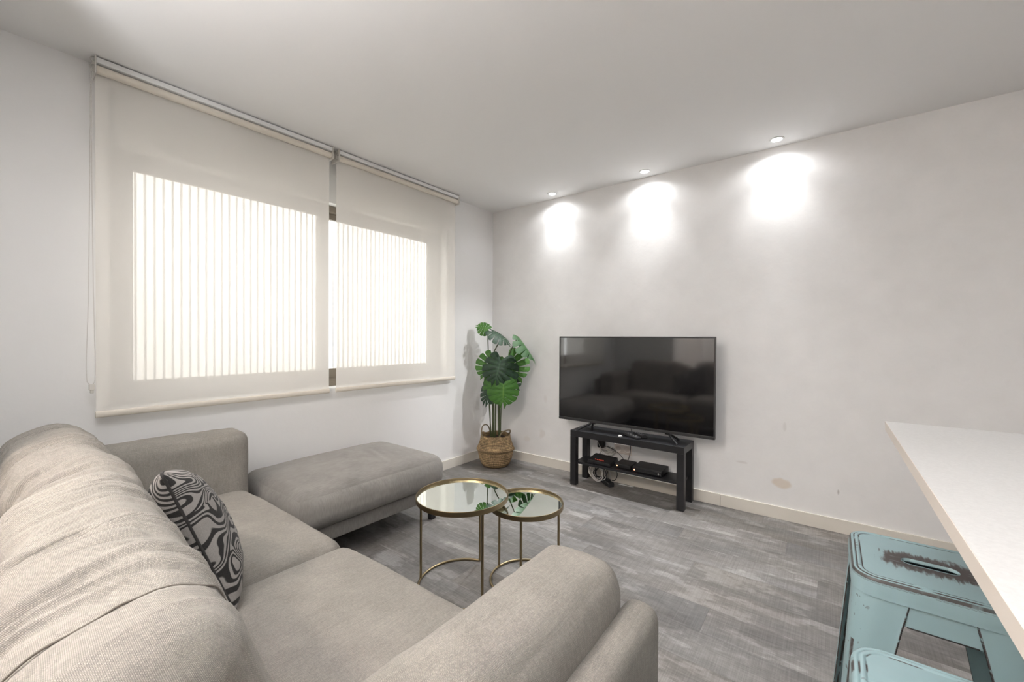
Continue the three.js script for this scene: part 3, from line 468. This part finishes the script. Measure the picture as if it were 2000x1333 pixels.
{
  const veins = (base, rib, edgeC, seed) => texture(256, 512, (x, y) => { // x: midrib to margin, y: along the midrib
    const lob = (y * 6) % 1, v = Math.exp(-(((lob - 0.5) / 0.05) ** 2)) * (1 - x * 0.6), mid = Math.exp(-((x / 0.035) ** 2)), n = fbm(x * 8, y * 16, 8, 16, seed, 4), k = clamp(0.55 * v + 0.9 * mid); return base.map((b, i) => lerp(lerp(b, edgeC[i], 0.7 * (n - 0.35)), rib[i], k * 0.65)); });
  const mk = (base, rib, e, s) => P({ map: veins(base, rib, e, s), roughness: 0.58, side: THREE.DoubleSide, transmission: 0.12, thickness: 0, clearcoat: 0.04, clearcoatRoughness: 0.35 });
  const dark = mk([0.115, 0.225, 0.145], [0.34, 0.47, 0.34], [0.20, 0.37, 0.18], 3), bright = mk([0.235, 0.43, 0.13], [0.50, 0.64, 0.30], [0.33, 0.53, 0.19], 5), mid = mk([0.16, 0.31, 0.14], [0.33, 0.47, 0.26], [0.22, 0.39, 0.16], 9);
  const stemM = M({ color: new THREE.Color(0.065, 0.085, 0.03), roughness: 0.5 });
  const plant = thing('monstera_plant', 'tall monstera plant with split leaves in the corner', 'plant', [PX, 0, PZ]);
  const Rv = V(0.794, 0, -0.608), Fv = V(0.608, 0, 0.794), at = (r, y, f) => Rv.clone().multiplyScalar(r).addScaledVector(Fv, f).add(V(0, y, 0)); // right, up, towards the sofa end of the room
  const soil = lathe([[0.001, 0.262], [0.05, 0.266], [0.10, 0.262], [0.132, 0.255]], 40); { const p = soil.attributes.position; for (let i = 0; i < p.count; i++) p.setY(i, p.getY(i) + 0.004 * noise3(p.getX(i) * 60, 0, p.getZ(i) * 60)); soil.computeVertexNormals(); }
  part('soil', soil, M({ color: new THREE.Color(0.045, 0.026, 0.017), roughness: 1, side: THREE.DoubleSide }), plant);
  function leafGeo(L, W, { droop = 0.3, cup = 0.35, N = 6, gap = 0.26, twist = 0 } = {}) {
    const pos = [], uv = [], idx = [], ns = 12, nt = 6, bump = (s, a, b) => smooth(a, (a + b) / 2, s) * (1 - smooth((a + b) / 2, b, s));
    for (const side of [-1, 1]) for (let i = 0; i < N; i++) {
      const off = pos.length / 3, t0 = i / N, t1 = (i + 1) / N, tc = (t0 + t1) / 2;
      for (let b = 0; b <= nt; b++) for (let a = 0; a <= ns; a++) {
        const s = a / ns, q = b / nt, g = i === 0 ? 0.18 * smooth(0.6, 1, s) : gap * (0.45 * smooth(0.36, 0.48, s) + 0.55 * smooth(0.5, 1, s)) * (0.75 + 0.25 * ((i * 7 + side) % 3) / 2) + 0.16 * bump(s, 0.14, 0.30) * (i > 0 && i < N - 1 ? 1 : 0);
        let t = tc + (t0 + (t1 - t0) * q - tc) * (1 - g); t = clamp(t);
        const phi = lerp(-58, 72, Math.pow(t, 0.82)) * D, len = W * (0.86 + 0.42 * Math.sin(clamp(t * 1.15) * Math.PI) - 0.42 * t * t) * (1 - 0.05 * (2 * q - 1) ** 2 * smooth(0.4, 1, s)), y0 = L * 0.70 * t;
        let x = side * s * len * Math.cos(phi), y = y0 + s * len * Math.sin(phi) * 0.85; if (i === N - 1 && q > 0.5) y += L * 0.10 * s * (q - 0.5) * 2;
        const z = -cup * x * x / W + 0.10 * W * Math.sin(Math.PI * s) * (1 - 2 * Math.abs(q - 0.5)) * 0.25 - droop * y * y / L + twist * x * y / L;
        pos.push(x, y, z); uv.push(s * 0.98, (t0 + (t1 - t0) * q));
      }
      for (let b = 0; b < nt; b++) for (let a = 0; a < ns; a++) { const k = off + b * (ns + 1) + a, m = k + ns + 1; side > 0 ? idx.push(k, k + 1, m, m, k + 1, m + 1) : idx.push(k, m, k + 1, m, m + 1, k + 1); }
    }
    const g = new THREE.BufferGeometry(); g.setAttribute('position', new THREE.Float32BufferAttribute(pos, 3)); g.setAttribute('uv', new THREE.Float32BufferAttribute(uv, 2)); g.setIndex(idx); return smoothNormals(g);
  }
  function leaf(A, dir, nrm, L, W, mat, opt, root, via, end) {
    const y = dir.clone().normalize(), z = nrm.clone().addScaledVector(y, -nrm.dot(y)).normalize(), x = y.clone().cross(z);
    const m = part('leaf', leafGeo(L, W, opt), mat, plant); m.quaternion.setFromRotationMatrix(new THREE.Matrix4().makeBasis(x, y, z)); m.position.copy(A);
    part('stem', tube([root, ...via, end ?? A.clone().addScaledVector(z, -0.002)], 0.0052, 60, 8), stemM, plant);
  }
  const dirv = (r, u, f) => Rv.clone().multiplyScalar(r).addScaledVector(Fv, f).add(V(0, u, 0));
  leaf(at(-0.078, 1.288, -0.02), dirv(-0.85, 0.30, 0.12), dirv(0.12, 0.42, 0.85), 0.13, 0.062, bright, { droop: 0.25, cup: 0.3, gap: 0.12 }, at(-0.04, 0.25, -0.02), [at(-0.065, 0.6, -0.04), at(-0.07, 0.95, -0.04), at(-0.078, 1.2, -0.03)]);
  leaf(at(-0.035, 1.268, 0.03), dirv(0.84, -0.40, 0.15), dirv(0.36, 0.84, 0.42), 0.25, 0.098, dark, { droop: 0.28, cup: 0.3 }, at(-0.02, 0.25, 0.02), [at(-0.03, 0.6, 0.01), at(-0.055, 0.95, 0.0), at(-0.01, 1.09, 0.02)], at(0.055, 1.205, 0.045));
  leaf(at(0.225, 1.20, 0.10), dirv(0.60, -0.74, 0.28), dirv(0.74, 0.60, 0.14), 0.33, 0.105, mid, { droop: 0.14, cup: 0.55 }, at(0.03, 0.25, 0.0), [at(0.03, 0.6, 0.0), at(0.07, 0.9, 0.01), at(0.13, 1.06, 0.05), at(0.195, 1.19, 0.09)]);
  leaf(at(0.05, 1.00, 0.12), dirv(-0.28, -0.88, 0.32), dirv(-0.12, 0.40, 0.9), 0.25, 0.15, dark, { droop: 0.28, cup: 0.45 }, at(0.0, 0.25, 0.03), [at(0.0, 0.6, 0.035), at(0.02, 0.85, 0.06), at(0.05, 0.98, 0.09)]);
  leaf(at(0.11, 1.00, 0.07), dirv(0.45, -0.85, 0.15), dirv(0.12, 0.25, 0.95), 0.25, 0.165, bright, { droop: 0.1, cup: 0.2, gap: 0.34 }, at(0.035, 0.25, -0.03), [at(0.04, 0.6, -0.03), at(0.07, 0.85, -0.01), at(0.1, 1.0, 0.01)]);
  leaf(at(-0.03, 1.00, 0.03), dirv(-0.45, -0.85, 0.1), dirv(-0.15, 0.3, 0.93), 0.23, 0.13, bright, { droop: 0.12, cup: 0.25 }, at(-0.03, 0.25, 0.0), [at(-0.03, 0.6, 0.01), at(-0.04, 0.85, 0.02)]);
  leaf(at(0.075, 0.785, 0.15), dirv(-0.02, -0.98, 0.12), dirv(0.05, 0.16, 0.97), 0.23, 0.125, bright, { droop: 0.12, cup: 0.35, gap: 0.10 }, at(0.03, 0.25, 0.045), [at(0.035, 0.5, 0.06), at(0.045, 0.7, 0.09), at(0.065, 0.79, 0.13)]);
  leaf(at(0.085, 0.83, 0.05), dirv(0.72, -0.62, 0.15), dirv(0.2, 0.35, 0.9), 0.18, 0.125, dark, { droop: 0.2, cup: 0.3 }, at(0.045, 0.25, 0.02), [at(0.05, 0.5, 0.03), at(0.06, 0.7, 0.04)]);
  leaf(at(-0.045, 0.79, 0.07), dirv(-0.28, -0.95, 0.1), dirv(-0.62, 0.15, 0.72), 0.25, 0.12, dark, { droop: 0.05, cup: 0.3 }, at(-0.045, 0.25, 0.03), [at(-0.05, 0.5, 0.045), at(-0.055, 0.7, 0.06)]);
  leaf(at(-0.02, 0.80, 0.09), dirv(-0.10, -0.97, 0.1), dirv(-0.35, 0.15, 0.9), 0.20, 0.10, bright, { droop: 0.1, cup: 0.3, gap: 0.2 }, at(-0.01, 0.25, 0.05), [at(-0.015, 0.5, 0.06), at(-0.02, 0.7, 0.07)]);
}

// ---------------------------------------------------------------- worktop and stools
{
  const X0 = 2.943, Z0 = 1.333, Y = 0.92;
  const w = thing('worktop', 'white laminate worktop reaching out over the stools', 'worktop', [X0, Y, Z0]);
  const speck = texture(512, 512, (x, y, ix, iy) => { const n = 0.92 + 0.05 * (fbm(x * 80, y * 80, 80, 80, 3, 3) - 0.5) + 0.02 * (hash(ix, iy, 2) - 0.5); return [n, n * 0.995, n * 0.985]; }, { size: [0.4, 0.4] });
  part('slab', box(0.0012, -0.03, 0.0012, 1.0, 0, 1.95, 0.0008), M({ map: speck, color: new THREE.Color(0.84, 0.85, 0.86), roughness: 0.32 }), w);
  part('edge_band', [box(0, -0.03, 0, 0.0012, -0.0006, 1.95), box(0.0012, -0.03, 0, 1.0, -0.0006, 0.0012)], M({ color: new THREE.Color(0.79, 0.72, 0.65), roughness: 0.45 }), w);
  const c = thing('base_cabinet', 'white base cabinet carrying the worktop', 'cabinet', [3.42, 0, 1.4]);
  part('body', box(0, 0.1, 0, 0.5, 0.889, 1.85, 0.002), matWhite, c); part('plinth', box(0.05, 0, 0.03, 0.45, 0.1, 1.82), matTrim, c);
  for (let k = 0; k < 3; k++) { const d = part('door', box(0.501, 0.105, 0.003 + k * 0.617, 0.519, 0.885, 0.61 + k * 0.617, 0.002), matWhite, c); part('handle', rod([0.53, 0.78, 0.2 + k * 0.617], [0.53, 0.78, 0.4 + k * 0.617], 0.005), matDarkMetal, d); }
}
{
  // distressed duck-egg paint: uv in metres on the seat top; dark wear along the pressed ridges and round the grip
  const half = 0.1525, rc = 0.052;
  const sdRR = (x, z, h, r) => { const qx = Math.abs(x) - h + r, qz = Math.abs(z) - h + r; return Math.hypot(Math.max(qx, 0), Math.max(qz, 0)) + Math.min(Math.max(qx, qz), 0) - r; };
  const paint = [0.60, 0.705, 0.725], bare = [0.235, 0.19, 0.18];
  const topTex = (seed) => texture(1024, 1024, (x, y) => {
    const X = (x - 0.5) * 0.36, Z = (y - 0.5) * 0.36, d = -sdRR(X, Z, half, rc), n = fbm(x * 26, y * 26, 26, 26, seed, 4), st = fbm(x * 10, y * 90, 10, 90, seed + 3, 3), n2 = fbm(x * 7, y * 7, 7, 7, seed + 9, 3);
    let w = 0; // wear
    for (const [at, wd, k] of [[0.0215, 0.0011, 0.9], [0.0115, 0.0012, 0.85], [0.002, 0.0022, 0.75]]) w = Math.max(w, k * smooth(0.30, 0.46, n2 + 0.25 * (n - 0.5)) * (1 - smooth(wd * 0.7, wd * 1.5, Math.abs(d - at))));
    const g = Math.max(Math.abs(X) - 0.05, 0), sl = Math.hypot(g, Z * 0.85), ew = sl + 0.030 * (fbm(x * 90, y * 10, 90, 10, seed + 5, 3) - 0.5) + 0.018 * (n - 0.5); w = Math.max(w, 0.9 * (1 - smooth(0.030, 0.050, ew)) * smooth(0.25, 0.5, 0.2 + st * 0.35 + n * 0.3));
    const chip = smooth(0.74, 0.78, n) * 0.5 * (1 - smooth(0.0, 0.03, d)); w = Math.max(w, chip);
    const v = 1 + 0.03 * (n2 - 0.5); return paint.map((p, i) => lerp(p * v, bare[i], w));
  }, { size: [0.36, 0.36] });
  const legTex = texture(512, 1024, (x, y) => { // x across the folded sheet (0.5 = the fold), y up the leg
    const n = fbm(x * 20, y * 40, 20, 40, 71, 4), st = fbm(x * 60, y * 8, 60, 8, 73, 3); let w = 0.9 * (1 - smooth(0.010, 0.040, Math.abs(x - 0.47) + 0.05 * (st - 0.5))) * smooth(0.44, 0.62, n * 0.5 + 0.5 * fbm(3, y * 6, 8, 6, 77, 2) + 0.25 * (0.75 - y)) * (y < 0.8 ? 1 : 0);
    w = Math.max(w, 0.85 * (1 - smooth(0.004, 0.012, Math.min(x, 1 - x))) * smooth(0.2, 0.35, n)); w = Math.max(w, 0.5 * smooth(0.73, 0.77, n) * (1 - smooth(0.05, 0.2, Math.abs(x - 0.47)))); return paint.map((p, i) => lerp(p * 0.985, bare[i], w));
  });
  const rough = { roughness: 0.42, metalness: 0.0 };
  const mTop = [M({ map: topTex(31), side: THREE.DoubleSide, ...rough }), M({ map: topTex(57), side: THREE.DoubleSide, ...rough })];
  const mLeg = M({ map: legTex, side: THREE.DoubleSide, ...rough }), mApron = M({ color: new THREE.Color().setRGB(...paint, THREE.SRGBColorSpace), side: THREE.DoubleSide, ...rough }), mEdge = M({ color: new THREE.Color(0.03, 0.03, 0.03), roughness: 0.6 }), mRub = matBlackSoft;
  const ringPts = (h, r, n = 10) => { const out = []; for (let k = 0; k < 4; k++) { const cx = [1, -1, -1, 1][k] * (h - r), cz = [1, 1, -1, -1][k] * (h - r); for (let i = 0; i <= n; i++) { const a = (k * 90 + i * 90 / n) * D; out.push([cx + r * Math.cos(a), cz + r * Math.sin(a)]); } } return out; };
  function loft(rings, closeTop) { // rings: [inset from the outline, y]
    const n = 44, pos = [], uv = [], idx = [];
    rings.forEach(([ins, y]) => { const k = y < -0.009 ? 0.03 : ins, p = ringPts(half - ins, Math.max(0.004, rc - ins)), t = ringPts(half - k, Math.max(0.004, rc - k)); for (let i = 0; i <= n; i++) { const [x, z] = p[i % n]; pos.push(x, y, z); uv.push(t[i % n][0] + 0.18, t[i % n][1] + 0.18); } });
    for (let r = 0; r < rings.length - 1; r++) for (let i = 0; i < n; i++) { const a = r * (n + 1) + i, b = a + n + 1; idx.push(a, b, a + 1, a + 1, b, b + 1); }
    const g = new THREE.BufferGeometry(); g.setAttribute('position', new THREE.Float32BufferAttribute(pos, 3)); g.setAttribute('uv', new THREE.Float32BufferAttribute(uv, 2)); g.setIndex(idx); g.computeVertexNormals(); return g.toNonIndexed();
  }
  const slotPath = (P2, hw, hh) => { P2.moveTo(-hw, -hh); P2.lineTo(hw, -hh); P2.absarc(hw, 0, hh, -Math.PI / 2, Math.PI / 2, false); P2.lineTo(-hw, hh); P2.absarc(-hw, 0, hh, Math.PI / 2, Math.PI * 1.5, false); return P2; };
  const plateau = () => { const s = new THREE.Shape(ringPts(half - 0.0225, rc - 0.0225).map(([x, z]) => new THREE.Vector2(x, z))); s.holes.push(slotPath(new THREE.Path(), 0.034, 0.0185)); const g = new THREE.ShapeGeometry(s, 12); const p = g.attributes.position, uv = g.attributes.uv, nn = g.attributes.normal; for (let i = 0; i < p.count; i++) { const x = p.getX(i), z = p.getY(i); p.setXYZ(i, x, 0, z); nn.setXYZ(i, 0, 1, 0); uv.setXY(i, x + 0.18, z + 0.18); } const ix = g.index.array; for (let i = 0; i < ix.length; i += 3) [ix[i], ix[i + 1]] = [ix[i + 1], ix[i]]; return g.toNonIndexed(); };
  const slotWall = () => { const pts = slotPath(new THREE.Path(), 0.034, 0.0185).getPoints(12), pos = [], uv = [], idx = []; const prof = [[1, 0], [0.93, 0.0012], [0.86, -0.006]]; prof.forEach(([k, y]) => pts.forEach((q) => { const x = Math.sign(q.x) * (Math.abs(q.x) - (1 - k) * 0.0185 * (Math.abs(q.x) > 0.034 ? 1 : 0)), z = q.y * k; pos.push(x, y, z); uv.push(q.x * 0.2 + 0.08, q.y * 0.2 + 0.18); })); const n = pts.length; for (let r = 0; r < prof.length - 1; r++) for (let i = 0; i < n - 1; i++) { const a = r * n + i, b = a + n; idx.push(a, a + 1, b, b, a + 1, b + 1); } const g = new THREE.BufferGeometry(); g.setAttribute('position', new THREE.Float32BufferAttribute(pos, 3)); g.setAttribute('uv', new THREE.Float32BufferAttribute(uv, 2)); g.setIndex(idx); g.computeVertexNormals(); return g.toNonIndexed(); };
  // folded, tapering sheet leg in the corner (+x,+z): section = flat, rounded fold, flat
  function legGeo() {
    const pos = [], uv = [], idx = [], rows = 10, cols = 16, T = 0.0025;
    for (const inner of [0, 1]) for (let r = 0; r <= rows; r++) {
      const t = r / rows, y = lerp(0.606, 0.012, t), c = lerp(half - 0.002, 0.196, t) - inner * T, wd = lerp(0.098, 0.036, Math.pow(t, 0.85)), rr = lerp(0.05, 0.016, t);
      for (let k = 0; k <= cols; k++) { const q = k / cols; let x, z; const fl = Math.max(0.0, wd - rr); if (q < 0.3) { const f = q / 0.3; x = c - wd + fl * f; z = c; } else if (q > 0.7) { const f = (q - 0.7) / 0.3; x = c; z = c - rr - fl * f; } else { const a = (1 - (q - 0.3) / 0.4) * 90 * D; x = c - rr + rr * Math.cos(a); z = c - rr + rr * Math.sin(a); } pos.push(x, y, z); uv.push(q, 1 - t); }
    }
    const n = cols + 1, off = (rows + 1) * n;
    for (let r = 0; r < rows; r++) for (let k = 0; k < cols; k++) { const a = r * n + k, b = a + n; idx.push(a, b, a + 1, a + 1, b, b + 1, off + a, off + a + 1, off + b, off + b, off + a + 1, off + b + 1); }
    for (let r = 0; r < rows; r++) for (const k of [0, cols]) { const a = r * n + k, b = a + n; idx.push(a, off + a, b, b, off + a, off + b); }
    const g = new THREE.BufferGeometry(); g.setAttribute('position', new THREE.Float32BufferAttribute(pos, 3)); g.setAttribute('uv', new THREE.Float32BufferAttribute(uv, 2)); g.setIndex(idx); g.computeVertexNormals(); return g;
  }
  const lg = legGeo();
  const stool = (label, x, z, k) => {
    const s = thing('metal_stool', label, 'stool', [x, 0, z]);
    const seat = part('seat', join([plateau(), loft([[0.0225, 0], [0.0215, -0.0016], [0.020, 0.0002], [0.0165, 0.0018], [0.0128, 0.0005], [0.0115, -0.0024], [0.010, -0.0008], [0.0065, 0.0002], [0.003, -0.002], [0.0008, -0.007], [0, -0.013], [-0.0006, -0.024], [-0.001, -0.044]]), slotWall()]), mTop[k], s); seat.position.y = 0.65;
    part('under_plate', box(-0.085, 0.626, -0.05, 0.085, 0.628, 0.05), mEdge, s);
    for (let i = 0; i < 4; i++) { const l = part('leg', lg, mLeg, s); l.rotation.y = i * Math.PI / 2; part('foot_cap', box(0.163, 0, 0.163, 0.198, 0.014, 0.198, 0.003), mRub, l); }
    for (let i = 0; i < 4; i++) { const a = part('apron', box(-0.075, 0.558, half - 0.006, 0.075, 0.612, half - 0.0035), mApron, s); a.rotation.y = i * Math.PI / 2; part('apron_edge', box(-0.056, 0.556, half - 0.008, 0.056, 0.5585, half - 0.002), mEdge, a); }
    for (let i = 0; i < 2; i++) { const c = part('cross_brace', box(-0.225, 0.235, -0.011, 0.225, 0.238, 0.011), mApron, s); c.rotation.y = Math.PI / 4 + i * Math.PI / 2; c.position.y = i * 0.0035; }
  };
  stool('turquoise distressed metal stool tucked under the far end of the worktop', 2.986, 1.868, 0);
  stool('turquoise distressed metal stool nearer the sofa arm, beside its twin', 2.972, 2.455, 1);
}

renderer.render(scene, camera);
